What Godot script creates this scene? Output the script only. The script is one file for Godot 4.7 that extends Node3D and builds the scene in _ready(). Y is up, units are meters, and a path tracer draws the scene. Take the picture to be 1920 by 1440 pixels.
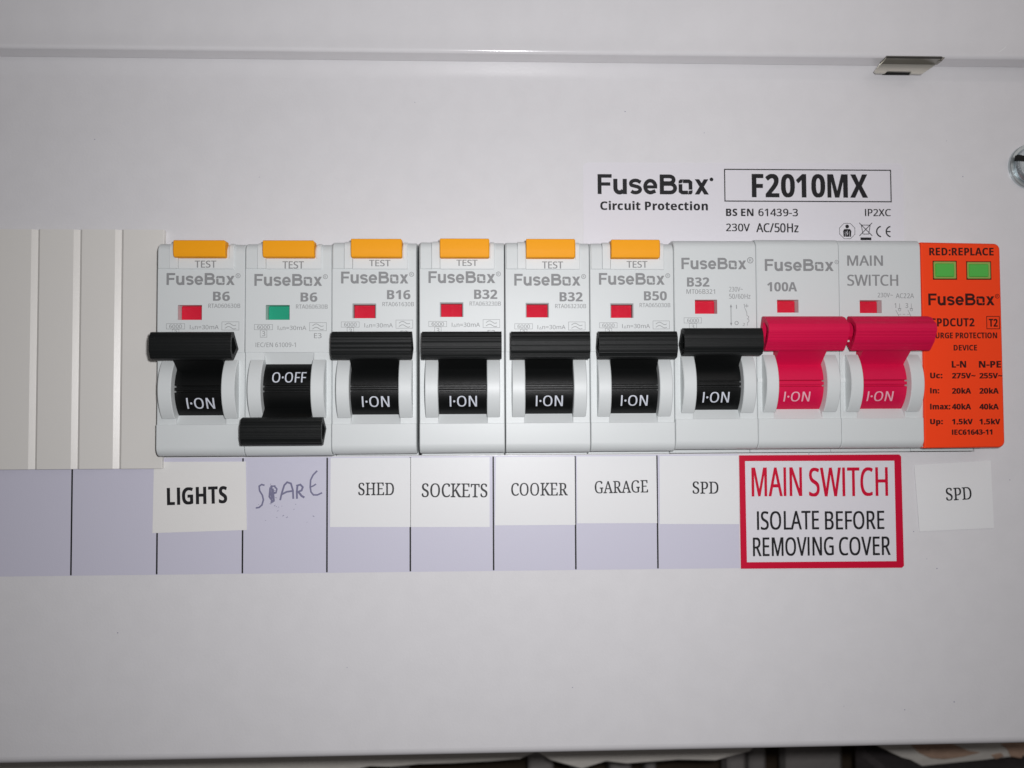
extends Node3D
# Close-up of a domestic fuse board. All lengths below are millimetres; the mesh builder turns them into metres.

const MM := 0.001

# ---------------------------------------------------------------- mesh builder
class MB:
	var v := PackedVector3Array()
	var n := PackedVector3Array()
	var butted := false

	func tri(a: Vector3, b: Vector3, c: Vector3, na: Vector3, nb: Vector3, nc: Vector3) -> void:
		if (b - a).cross(c - a).dot(na + nb + nc) > 0.0:
			v.append_array([a, c, b]); n.append_array([na, nc, nb])
		else:
			v.append_array([a, b, c]); n.append_array([na, nb, nc])

	func quad(a: Vector3, b: Vector3, c: Vector3, d: Vector3, m: Vector3) -> void:
		tri(a, b, c, m, m, m); tri(a, c, d, m, m, m)

	func quad4(a: Vector3, b: Vector3, c: Vector3, d: Vector3, ma: Vector3, mb: Vector3) -> void:  # a,b carry ma; c,d carry mb
		tri(a, b, c, ma, ma, mb); tri(a, c, d, ma, mb, mb)

	# a profile of (y, z) points drawn along x from x0 to x1; closed profiles get end caps with a chamfer
	func ext(given: Array, x0: float, x1: float, c0 := 0.0, c1 := 0.0, closed := true, sharp := 0.8) -> void:
		var p := given.duplicate()
		var k := p.size()
		if closed:
			var area := 0.0
			for i in k:
				area += p[i].x * p[(i + 1) % k].y - p[i].y * p[(i + 1) % k].x
			if area > 0.0:
				p.reverse()
		var edges := k if closed else k - 1
		var en := []
		for i in edges:
			var d: Vector2 = (p[(i + 1) % k] - p[i]).normalized()
			en.append(Vector2(-d.y, d.x))
		var ins0 := []
		var ins1 := []
		for i in k:
			var a: Vector2 = en[(i - 1 + edges) % edges] if closed or i > 0 else en[0]
			var b: Vector2 = en[i % edges] if closed or i < edges else en[edges - 1]
			var m := (a + b).normalized()
			m /= maxf(m.dot(a), 0.5)
			if butted:
				m.x = 0.0
			ins0.append(p[i] - m * c0)
			ins1.append(p[i] - m * c1)
		for i in edges:
			var j := (i + 1) % k
			var na: Vector2 = en[i]
			var nb: Vector2 = en[i]
			if closed or i > 0:
				var q: Vector2 = en[(i - 1 + edges) % edges]
				if q.dot(en[i]) > sharp:
					na = (q + en[i]).normalized()
			if closed or i < edges - 1:
				var q2: Vector2 = en[(i + 1) % edges]
				if q2.dot(en[i]) > sharp:
					nb = (q2 + en[i]).normalized()
			var A := Vector3(0, na.x, na.y)
			var B := Vector3(0, nb.x, nb.y)
			var l0 := Vector3(x0 + c0, p[i].x, p[i].y)
			var l1 := Vector3(x1 - c1, p[i].x, p[i].y)
			var h0 := Vector3(x0 + c0, p[j].x, p[j].y)
			var h1 := Vector3(x1 - c1, p[j].x, p[j].y)
			quad4(l0, l1, h1, h0, A, B)
			if c0 > 0.0:
				quad4(Vector3(x0, ins0[i].x, ins0[i].y), l0, h0, Vector3(x0, ins0[j].x, ins0[j].y), (A - Vector3(1, 0, 0)).normalized(), (B - Vector3(1, 0, 0)).normalized())
			if c1 > 0.0:
				quad4(Vector3(x1, ins1[i].x, ins1[i].y), l1, h1, Vector3(x1, ins1[j].x, ins1[j].y), (A + Vector3(1, 0, 0)).normalized(), (B + Vector3(1, 0, 0)).normalized())
		if closed:
			var t := Geometry2D.triangulate_polygon(PackedVector2Array(p))
			for i in range(0, t.size(), 3):
				cap3(ins0, t, i, x0, Vector3(-1, 0, 0))
				cap3(ins1, t, i, x1, Vector3(1, 0, 0))

	func cap3(q: Array, t: PackedInt32Array, i: int, x: float, m: Vector3) -> void:
		tri(Vector3(x, q[t[i]].x, q[t[i]].y), Vector3(x, q[t[i + 1]].x, q[t[i + 1]].y), Vector3(x, q[t[i + 2]].x, q[t[i + 2]].y), m, m, m)

	func box(x0: float, y0: float, z0: float, x1: float, y1: float, z1: float, c := 0.0) -> void:
		var p := [Vector2(y0, z0), Vector2(y0, z1 - c), Vector2(y0 + c, z1), Vector2(y1 - c, z1), Vector2(y1, z1 - c), Vector2(y1, z0)]
		if c == 0.0:
			p = [Vector2(y0, z0), Vector2(y0, z1), Vector2(y1, z1), Vector2(y1, z0)]
		ext(p, x0, x1, c, c)

	# an outline in (x, y) raised from z0 to z1, its upper edge chamfered by c
	func prism(given: Array, z0: float, z1: float, c := 0.0) -> void:
		var p := given.duplicate()
		var k := p.size()
		var area := 0.0
		for i in k:
			area += p[i].x * p[(i + 1) % k].y - p[i].y * p[(i + 1) % k].x
		if area < 0.0:
			p.reverse()
		var en := []
		for i in k:
			var d: Vector2 = (p[(i + 1) % k] - p[i]).normalized()
			en.append(Vector2(d.y, -d.x))
		var top := []
		for i in k:
			var m: Vector2 = (en[(i - 1 + k) % k] + en[i]).normalized()
			m /= maxf(m.dot(en[i]), 0.5)
			top.append(p[i] - m * c)
		for i in k:
			var j := (i + 1) % k
			var m := Vector3(en[i].x, en[i].y, 0)
			quad(Vector3(p[i].x, p[i].y, z0), Vector3(p[j].x, p[j].y, z0), Vector3(p[j].x, p[j].y, z1 - c), Vector3(p[i].x, p[i].y, z1 - c), m)
			if c > 0.0:
				quad(Vector3(p[i].x, p[i].y, z1 - c), Vector3(p[j].x, p[j].y, z1 - c), Vector3(top[j].x, top[j].y, z1), Vector3(top[i].x, top[i].y, z1), (m + Vector3(0, 0, 1)).normalized())
		flat(top, z1)

	func flat(p: Array, z: float) -> void:
		var u := Vector3(0, 0, 1)
		var t := Geometry2D.triangulate_polygon(PackedVector2Array(p))
		for i in range(0, t.size(), 3):
			tri(Vector3(p[t[i]].x, p[t[i]].y, z), Vector3(p[t[i + 1]].x, p[t[i + 1]].y, z), Vector3(p[t[i + 2]].x, p[t[i + 2]].y, z), u, u, u)

	# a flat line of ink
	func stroke(p: Array, w: float, z: float, closed := false) -> void:
		var k := p.size()
		var lft := []
		var rgt := []
		for i in k:
			var a: Vector2 = p[i] - p[(i - 1 + k) % k] if closed or i > 0 else p[1] - p[0]
			var b: Vector2 = p[(i + 1) % k] - p[i] if closed or i < k - 1 else p[k - 1] - p[k - 2]
			a = a.normalized().orthogonal()
			b = b.normalized().orthogonal()
			var m := (a + b).normalized()
			m *= 0.5 * w / maxf(m.dot(a), 0.6)
			lft.append(p[i] + m)
			rgt.append(p[i] - m)
		for i in (k if closed else k - 1):
			var j := (i + 1) % k
			quad(v3(lft[i], z), v3(lft[j], z), v3(rgt[j], z), v3(rgt[i], z), Vector3(0, 0, 1))

	func v3(q: Vector2, z: float) -> Vector3:
		return Vector3(q.x, q.y, z)

	func rect_line(x0: float, y0: float, x1: float, y1: float, w: float, z: float) -> void:
		stroke([Vector2(x0, y0), Vector2(x1, y0), Vector2(x1, y1), Vector2(x0, y1)], w, z, true)

	# round body about the z axis through (cx, cy): profile of (radius, z)
	func lathe(cx: float, cy: float, prof: Array, seg := 40) -> void:
		for i in prof.size() - 1:
			var d: Vector2 = (prof[i + 1] - prof[i]).normalized()
			var m := Vector2(-d.y, d.x)
			if m.y < 0.0 or (absf(m.y) < 0.01 and m.x < 0.0):
				m = -m
			for s in seg:
				var a := TAU * s / seg
				var b := TAU * (s + 1) / seg
				var ca := Vector3(cos(a), sin(a), 0)
				var cb := Vector3(cos(b), sin(b), 0)
				var o := Vector3(cx, cy, 0)
				var p0: Vector3 = o + ca * prof[i].x + Vector3(0, 0, prof[i].y)
				var p1: Vector3 = o + cb * prof[i].x + Vector3(0, 0, prof[i].y)
				var p2: Vector3 = o + cb * prof[i + 1].x + Vector3(0, 0, prof[i + 1].y)
				var p3: Vector3 = o + ca * prof[i + 1].x + Vector3(0, 0, prof[i + 1].y)
				var na := ca * m.x + Vector3(0, 0, m.y)
				var nb := cb * m.x + Vector3(0, 0, m.y)
				tri(p0, p1, p2, na, nb, nb)
				tri(p0, p2, p3, na, nb, na)

	func mesh() -> ArrayMesh:
		var arr := []
		arr.resize(Mesh.ARRAY_MAX)
		var w := PackedVector3Array()
		w.resize(v.size())
		for i in v.size():
			w[i] = v[i] * 0.001
		arr[Mesh.ARRAY_VERTEX] = w
		arr[Mesh.ARRAY_NORMAL] = n
		var am := ArrayMesh.new()
		am.add_surface_from_arrays(Mesh.PRIMITIVE_TRIANGLES, arr)
		return am

# ---------------------------------------------------------------- objects
var taken := {}

func numbered(called: String) -> String:
	taken[called] = taken.get(called, -1) + 1
	return called if taken[called] == 0 else "%s_%03d" % [called, taken[called]]

func thing(called: String, label: String, category: String, at := Vector3.ZERO, group := "") -> Node3D:
	var o := Node3D.new()
	o.name = numbered(called)
	o.position = at * MM
	o.set_meta("label", label)
	o.set_meta("category", category)
	if group:
		o.set_meta("group", group)
	add_child(o)
	return o

func part(called: String, mb: MB, m: Material, parent: Node, label := "") -> MeshInstance3D:
	var o := MeshInstance3D.new()
	var count := 0
	for c in parent.get_children():
		if c.name == called or c.name.begins_with(called + "_0"):
			count += 1
	o.name = called if count == 0 else "%s_%03d" % [called, count]
	o.mesh = mb.mesh()
	o.material_override = m
	if label:
		o.set_meta("label", label)
	parent.add_child(o, true)
	return o

# ---------------------------------------------------------------- lettering
var fonts := {}
var glyph_cache := {}

func shape_of(text: String, f: String) -> Array:
	var key := f + text
	if not glyph_cache.has(key):
		if not fonts.has(f):
			var sf := SystemFont.new()
			sf.font_names = PackedStringArray(["Droid Serif" if f == "s" else "Droid Sans"])
			sf.font_weight = 700 if f == "b" else 400
			fonts[f] = sf
		var tm := TextMesh.new()
		tm.font = fonts[f]
		tm.text = text if f == "s" else text.replace("I", "l")   # the plain stroke, cut to the height of a capital
		tm.font_size = 48
		tm.pixel_size = 0.01
		tm.depth = 0.0
		tm.curve_step = 2.0
		var a := tm.get_mesh_arrays()
		var vs: PackedVector3Array = a[Mesh.ARRAY_VERTEX]
		var idx: PackedInt32Array = a[Mesh.ARRAY_INDEX] if a[Mesh.ARRAY_INDEX] != null else PackedInt32Array(range(vs.size()))
		if f != "s" and text.contains("I"):
			tm.text = "H"
			var cap := 0.0
			for q in tm.get_mesh_arrays()[Mesh.ARRAY_VERTEX]:
				cap = maxf(cap, q.y)
			var base := 1e9
			for q in tm.get_mesh_arrays()[Mesh.ARRAY_VERTEX]:
				base = minf(base, q.y)
			tm.text = text.replace("I", "l")
			for i in vs.size():
				vs[i].y = minf(vs[i].y, cap)
		var lo := Vector2(1e9, 1e9)
		var hi := Vector2(-1e9, -1e9)
		for q in vs:
			lo = lo.min(Vector2(q.x, q.y))
			hi = hi.max(Vector2(q.x, q.y))
		var out := PackedVector2Array()
		for i in idx:
			out.append((Vector2(vs[i].x, vs[i].y) - lo) / (hi - lo))
		glyph_cache[key] = [out, (hi.x - lo.x) / (hi.y - lo.y)]
	return glyph_cache[key]

# text fitted to the box x0..x1, y0..y1 and turned by `turn` about its middle
func ink(mb: MB, text: String, f: String, x0: float, y0: float, x1: float, y1: float, z: float, turn := 0.0, heavy := -1.0) -> void:
	var g: PackedVector2Array = shape_of(text, f)[0]
	var mid := Vector2(x0 + x1, y0 + y1) * 0.5
	# printing spreads a little: the strokes are laid down again a hair to each side
	var fat: float = (y1 - y0) * ({"r": 0.022 if y1 - y0 > 1.25 else 0.0, "b": 0.012, "s": 0.012}[f] if heavy < 0.0 else heavy)
	var size := Vector2(x1 - x0 - 2.0 * fat, y1 - y0 - fat)
	var u := Vector3(0, 0, 1)
	var n := 0
	for off in ([Vector2(-1, -0.5), Vector2(1, -0.5), Vector2(-1, 0.5), Vector2(1, 0.5)] if fat > 0.0 else [Vector2.ZERO]):
		for i in range(0, g.size(), 3):
			var q := []
			for k in 3:
				var w: Vector2 = (g[i + k] - Vector2(0.5, 0.5)) * size + off * fat
				w = w.rotated(turn) + mid
				q.append(Vector3(w.x, w.y, z + 0.0015 * n))
			mb.tri(q[0], q[1], q[2], u, u, u)
		n += 1

const LETTER := [
	[[0.0, 1.0, 0.72, 1.0, 0.72, 0.82, 0.2, 0.82, 0.2, 0.59, 0.65, 0.59, 0.65, 0.42, 0.2, 0.42, 0.2, 0.0, 0.0, 0.0]],
]

# the board's trade mark: seven rounded letters, the sixth a broken square ring
func logo(mb: MB, x0: float, y0: float, x1: float, y1: float, z: float) -> void:
	var sx := (x1 - x0) / 5.69
	var sy := (y1 - y0)
	var put := func(p: Array) -> Array:
		var r := []
		for q in p:
			r.append(Vector2(x0 + q.x * sx, y0 + q.y * sy))
		return r
	var w := 0.212 * (sx + sy) * 0.5
	var arc := func(cx: float, cy: float, rx: float, ry: float, a0: float, a1: float, steps := 10) -> Array:
		var r := []
		for i in steps + 1:
			var a := deg_to_rad(lerpf(a0, a1, float(i) / steps))
			r.append(Vector2(cx + rx * cos(a), cy + ry * sin(a)))
		return r
	var f := []
	for i in range(0, LETTER[0][0].size(), 2):
		f.append(Vector2(LETTER[0][0][i], LETTER[0][0][i + 1]))
	mb.flat(put.call(f), z)
	# u
	mb.stroke(put.call([Vector2(0.905, 0.77), Vector2(0.905, 0.32)] + arc.call(1.12, 0.3, 0.215, 0.215, 180, 330, 8)), w, z)
	mb.stroke(put.call([Vector2(1.385, 0.77), Vector2(1.385, 0.0)]), w, z + 0.004)
	# s
	mb.stroke(put.call([Vector2(2.2, 0.6)] + arc.call(1.93, 0.54, 0.24, 0.155, 40, 215, 8) + arc.call(1.93, 0.235, 0.245, 0.155, 60, -150, 10)), w * 0.86, z)
	# e
	mb.stroke(put.call(arc.call(2.69, 0.385, 0.265, 0.3, 0, 295, 18) + [Vector2(2.95, 0.17)]), w * 0.9, z)
	mb.stroke(put.call([Vector2(2.46, 0.37), Vector2(3.04, 0.37)]), w * 0.75, z + 0.004)
	# B
	mb.stroke(put.call([Vector2(3.28, 0.0), Vector2(3.28, 1.0)]), w, z)
	mb.stroke(put.call([Vector2(3.37, 0.905)] + arc.call(3.68, 0.735, 0.21, 0.17, 90, -90, 8) + [Vector2(3.37, 0.565)]), w * 0.92, z + 0.002)
	mb.stroke(put.call([Vector2(3.37, 0.52)] + arc.call(3.72, 0.31, 0.24, 0.215, 90, -90, 8) + [Vector2(3.37, 0.095)]), w * 0.92, z + 0.004)
	# o: two hooked halves of a rounded square
	mb.stroke(put.call([Vector2(4.36, 0.665), Vector2(4.66, 0.665), Vector2(4.75, 0.6), Vector2(4.75, 0.24)]), w * 0.9, z)
	mb.stroke(put.call([Vector2(4.62, 0.095), Vector2(4.33, 0.095), Vector2(4.235, 0.16), Vector2(4.235, 0.52)]), w * 0.9, z)
	mb.flat(put.call([Vector2(4.62, 0.0), Vector2(4.78, 0.0), Vector2(4.85, 0.08), Vector2(4.85, 0.22), Vector2(4.66, 0.18)]), z)
	mb.flat(put.call([Vector2(4.36, 0.76), Vector2(4.22, 0.76), Vector2(4.14, 0.68), Vector2(4.14, 0.54), Vector2(4.33, 0.58)]), z)
	# x
	mb.flat(put.call([Vector2(4.97, 0.77), Vector2(5.2, 0.77), Vector2(5.69, 0.0), Vector2(5.45, 0.0)]), z)
	mb.flat(put.call([Vector2(5.44, 0.77), Vector2(5.67, 0.77), Vector2(5.2, 0.0), Vector2(4.96, 0.0)]), z + 0.004)

func circle(cx: float, cy: float, r: float, steps := 20) -> Array:
	var o := []
	for i in steps:
		o.append(Vector2(cx + r * cos(TAU * i / steps), cy + r * sin(TAU * i / steps)))
	return o

func registered(mb: MB, x0: float, y0: float, x1: float, y1: float, z: float) -> void:
	var r := (x1 - x0) * 0.5
	var c := Vector2(x0 + x1, y0 + y1) * 0.5
	mb.stroke(circle(c.x, c.y, r * 0.88), r * 0.2, z, true)
	ink(mb, "R", "r", c.x - r * 0.36, c.y - r * 0.48, c.x + r * 0.42, c.y + r * 0.48, z)

# ---------------------------------------------------------------- materials
var M := {}

func noise(seed_: int, freq: float, octaves := 3, size := 512) -> NoiseTexture2D:
	var n := FastNoiseLite.new()
	n.seed = seed_
	n.frequency = freq
	n.fractal_octaves = octaves
	var t := NoiseTexture2D.new()
	t.width = size
	t.height = size
	t.seamless = true
	t.noise = n
	return t

func mat(lin: Color, rough: float, spec := 0.5) -> StandardMaterial3D:
	var m := StandardMaterial3D.new()
	m.albedo_color = lin.linear_to_srgb()
	m.roughness = rough
	m.metallic_specular = spec
	return m

func grain(m: StandardMaterial3D, tex: Texture2D, tile_mm: float, relief_mm: float) -> StandardMaterial3D:
	m.uv1_triplanar = true
	m.uv1_world_triplanar = true
	m.uv1_scale = Vector3.ONE * (1000.0 / tile_mm)
	m.heightmap_enabled = true
	m.heightmap_texture = tex
	m.heightmap_scale = relief_mm * 0.1   # centimetres
	return m

func materials() -> void:
	var peel := noise(3, 0.045, 2)
	var fine := noise(7, 0.11, 3)
	var coarse := noise(11, 0.012, 5)
	var coat := noise(5, 0.13, 2, 1024)
	var mottle := noise(9, 0.012, 5, 1024)
	var ramp := Gradient.new()
	ramp.set_color(0, Color(0.982, 0.982, 0.982))
	ramp.set_color(1, Color(1, 1, 1))
	mottle.color_ramp = ramp
	M.paint = grain(mat(Color(0.765, 0.757, 0.773), 0.22, 0.5), coat, 90.0, 0.010)
	M.paint.albedo_texture = mottle
	M.lid = grain(mat(Color(0.775, 0.767, 0.783), 0.15, 0.5), coat, 90.0, 0.006)
	M.lid.albedo_texture = mottle
	M.ivory = grain(mat(Color(0.76, 0.742, 0.705), 0.32, 0.5), fine, 9.0, 0.014)
	M.grey = grain(mat(Color(0.655, 0.685, 0.685), 0.42, 0.5), fine, 9.0, 0.01)
	M.pale = grain(mat(Color(0.71, 0.735, 0.735), 0.36, 0.5), fine, 9.0, 0.006)
	M.black = grain(mat(Color(0.0035, 0.004, 0.004), 0.36, 0.36), fine, 7.0, 0.016)
	M.barblack = grain(mat(Color(0.005, 0.006, 0.006), 0.5, 0.36), fine, 6.0, 0.02)
	M.red = grain(mat(Color(0.64, 0.004, 0.062), 0.5, 0.35), fine, 7.0, 0.006)
	M.orange = grain(mat(Color(0.93, 0.375, 0.008), 0.5, 0.3), fine, 6.0, 0.02)
	M.flagred = grain(mat(Color(0.70, 0.006, 0.035), 0.34, 0.35), fine, 5.0, 0.05)
	M.flaggreen = grain(mat(Color(0.008, 0.33, 0.19), 0.45, 0.4), fine, 5.0, 0.01)
	M.spd = grain(mat(Color(1.0, 0.065, 0.012), 0.5, 0.3), fine, 9.0, 0.005)
	M.window = grain(mat(Color(0.075, 0.46, 0.06), 0.2, 0.5), fine, 9.0, 0.004)
	M.windowrim = grain(mat(Color(0.30, 0.40, 0.08), 0.25, 0.6), fine, 9.0, 0.004)
	M.rim = mat(Color(0.33, 0.335, 0.335), 0.5, 0.4)  # shade on the flag window edges, put into a mid grey
	M.print = mat(Color(0.27, 0.275, 0.28), 0.55, 0.3)
	M.white = mat(Color(0.62, 0.65, 0.72), 0.5, 0.3)
	M.pinkish = mat(Color(0.80, 0.42, 0.50), 0.5, 0.3)
	M.ink = mat(Color(0.012, 0.012, 0.014), 0.5, 0.4)
	M.softink = mat(Color(0.02, 0.021, 0.023), 0.5, 0.4)
	M.pen = mat(Color(0.2, 0.195, 0.30), 0.6, 0.3)
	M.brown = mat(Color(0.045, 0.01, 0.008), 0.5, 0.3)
	M.paper = grain(mat(Color(0.81, 0.815, 0.82), 0.36, 0.4), fine, 16.0, 0.007)
	M.dullpaper = grain(mat(Color(0.80, 0.79, 0.77), 0.6, 0.3), peel, 7.0, 0.012)
	M.lilac = grain(mat(Color(0.62, 0.61, 0.715), 0.36, 0.4), peel, 12.0, 0.006)
	M.sticker = grain(mat(Color(0.75, 0.735, 0.775), 0.36, 0.4), peel, 20.0, 0.004)
	M.warnred = mat(Color(0.60, 0.003, 0.035), 0.42, 0.4)
	M.zinc = grain(mat(Color(0.55, 0.60, 0.61), 0.3, 0.5), fine, 8.0, 0.02)
	M.zinc.metallic = 0.75
	M.screwhead = grain(mat(Color(0.52, 0.58, 0.61), 0.2, 0.5), fine, 8.0, 0.03)
	M.screwhead.metallic = 0.85
	M.steel = grain(mat(Color(0.60, 0.585, 0.53), 0.34, 0.5), fine, 8.0, 0.012)
	M.steel.metallic = 0.6
	M.shadedsteel = grain(mat(Color(0.30, 0.29, 0.26), 0.3, 0.5), fine, 8.0, 0.012)  # same steel as the tongue, its dark reflections put into the colour
	M.shadedsteel.metallic = 1.0
	M.void = mat(Color(0.02, 0.02, 0.02), 0.8, 0.2)
	M.plaster = grain(mat(Color(0.60, 0.57, 0.52), 0.9, 0.2), coarse, 60.0, 0.5)
	M.oldpaint = grain(mat(Color(0.48, 0.45, 0.37), 0.7, 0.3), coarse, 60.0, 0.3)
	M.brick = grain(mat(Color(0.42, 0.285, 0.21), 0.9, 0.2), coarse, 40.0, 0.6)
	M.cavity = grain(mat(Color(0.06, 0.045, 0.032), 0.95, 0.1), coarse, 50.0, 1.0)
	M.batten = grain(mat(Color(0.23, 0.215, 0.205), 0.8, 0.2), coarse, 50.0, 0.3)
	M.carpet = grain(mat(Color(0.13, 0.115, 0.115), 0.95, 0.1), fine, 30.0, 1.0)

# ---------------------------------------------------------------- breakers
const X := [1.99, 19.94, 37.79, 55.89, 73.80, 91.62, 109.46, 127.06, 144.90, 162.60]
const GAP := [0.1, 0.1, 0.62, 0.22, 0.12, 0.1, 0.08, 0.07, 0.05]
const PIVOT := Vector2(4.1, -0.3)   # the rocker's axle in (y, z)
const DRUM := 7.1

func on_drum(deg: float, r: float) -> Vector2:
	return PIVOT + Vector2(sin(deg_to_rad(deg)), cos(deg_to_rad(deg))) * r

func arc2(c: Vector2, r: float, a0: float, a1: float, steps: int) -> Array:  # (y, z), angle from +z towards +y
	var o := []
	for i in steps + 1:
		var a := deg_to_rad(lerpf(a0, a1, float(i) / steps))
		o.append(c + Vector2(sin(a), cos(a)) * r)
	return o

# body of one module; hole: x0, x1, y0, y1 of the flag window
func body(mb: MB, w: float, top: float, bot: float, mid_hi: float, mid_lo: float, hole: Array, rec0: float, rec1: float, foot: float) -> void:
	var c := 0.16
	var r := 2.0
	mb.butted = true
	# above the flag window
	var p := [Vector2(hole[3], 0.0), Vector2(hole[3], 6.0)] + arc2(Vector2(top - r, 6.0 - r), r, 0, 78, 8) + [Vector2(top + 0.15, -5.0), Vector2(hole[3], -5.0)]
	mb.ext(p, 0, w, c, c)
	# beside it
	p = [Vector2(hole[2], -5.0), Vector2(hole[2], 6.0), Vector2(hole[3], 6.0), Vector2(hole[3], -5.0)]
	mb.ext(p, 0, hole[0], c, 0)
	mb.ext(p, hole[1], w, 0, c)
	# below it, down to the step
	p = [Vector2(mid_hi, -5.0), Vector2(mid_hi, 5.95), Vector2(mid_hi + 0.06, 6.0), Vector2(hole[2], 6.0), Vector2(hole[2], -5.0)]
	mb.ext(p, 0, w, c, c)
	# the lower band with its rounded bottom and the shoulder under it
	p = [Vector2(foot, -5.0), Vector2(foot, 0.7), Vector2(bot + 0.05, 0.7), Vector2(bot, 6.0 - r)] + arc2(Vector2(bot + r, 6.0 - r), r, -84, 0, 8) + [Vector2(mid_lo - 0.1, 6.0), Vector2(mid_lo, 5.9), Vector2(mid_lo, -5.0)]
	mb.ext(p, 0, w, c, c)
	# the lower-lying cheeks beside the switch
	p = [Vector2(mid_lo, -5.0), Vector2(mid_lo, 5.68), Vector2(mid_hi, 5.68), Vector2(mid_hi, -5.0)]
	mb.ext(p, 0, rec0, c, 0.1)
	mb.ext(p, rec1, w, 0.1, c)
	# slopes and floor of the opening
	mb.ext([Vector2(mid_hi, 5.6), Vector2(mid_hi - 2.6, 4.4), Vector2(mid_hi - 2.6, -5.0), Vector2(mid_hi, -5.0)], rec0, rec1)
	mb.ext([Vector2(mid_lo, 5.6), Vector2(mid_lo, -5.0), Vector2(mid_lo + 2.15, -5.0), Vector2(mid_lo + 2.15, 4.1)], rec0, rec1)

func side_guard(o: Node3D, x0: float, x1: float, mid: float, m: Material) -> void:
	var mb := MB.new()
	var p := [Vector2(mid - 6.05, 3.0)] + arc2(Vector2(mid, -0.45), 9.1, -41.5, 41.5, 18) + [Vector2(mid + 6.05, 3.0)]
	mb.ext(p, x0, x1, 0.14, 0.14)
	part("side_guard", mb, m, o)

func rocker(o: Node3D, x0: float, x1: float, mid: float, on: bool, m: Material) -> void:
	var prof := []
	for d in range(-80, -6, 6):
		prof.append(on_drum(d, DRUM))
	for d in [[-5.8, 0.0], [-5.6, -0.95], [-2.9, -0.95], [-2.6, -0.06], [-1.5, 0.0], [1.5, 0.0], [2.6, -0.06], [2.9, -0.95], [5.6, -0.95], [5.8, 0.0], [11.0, 0.0], [17.0, 0.0], [23.0, 0.0], [29.0, 0.0], [34.0, 0.0]]:
		prof.append(on_drum(d[0], DRUM + d[1]))
	var axis := Vector2(sin(deg_to_rad(41)), cos(deg_to_rad(41)))
	var across := Vector2(axis.y, -axis.x)   # towards +y
	prof.append(PIVOT + axis * 7.5 - across * 0.75)
	prof.append(PIVOT + axis * 11.6 - across * 0.75)
	prof.append(PIVOT + axis * 11.6 + across * 1.6)
	prof.append(PIVOT + axis * 6.7 + across * 2.9)
	for d in [72, 84, 96]:
		prof.append(on_drum(d, DRUM))
	prof.append(on_drum(180, 2.5))
	for i in prof.size():
		var q: Vector2 = prof[i]
		if not on:
			q.y = q.y
			q.x = 2.0 * PIVOT.x - q.x
		prof[i] = Vector2(q.x + mid - PIVOT.x, q.y)
	var mb := MB.new()
	mb.ext(prof, x0, x1)
	part("rocker", mb, m, o)

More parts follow.
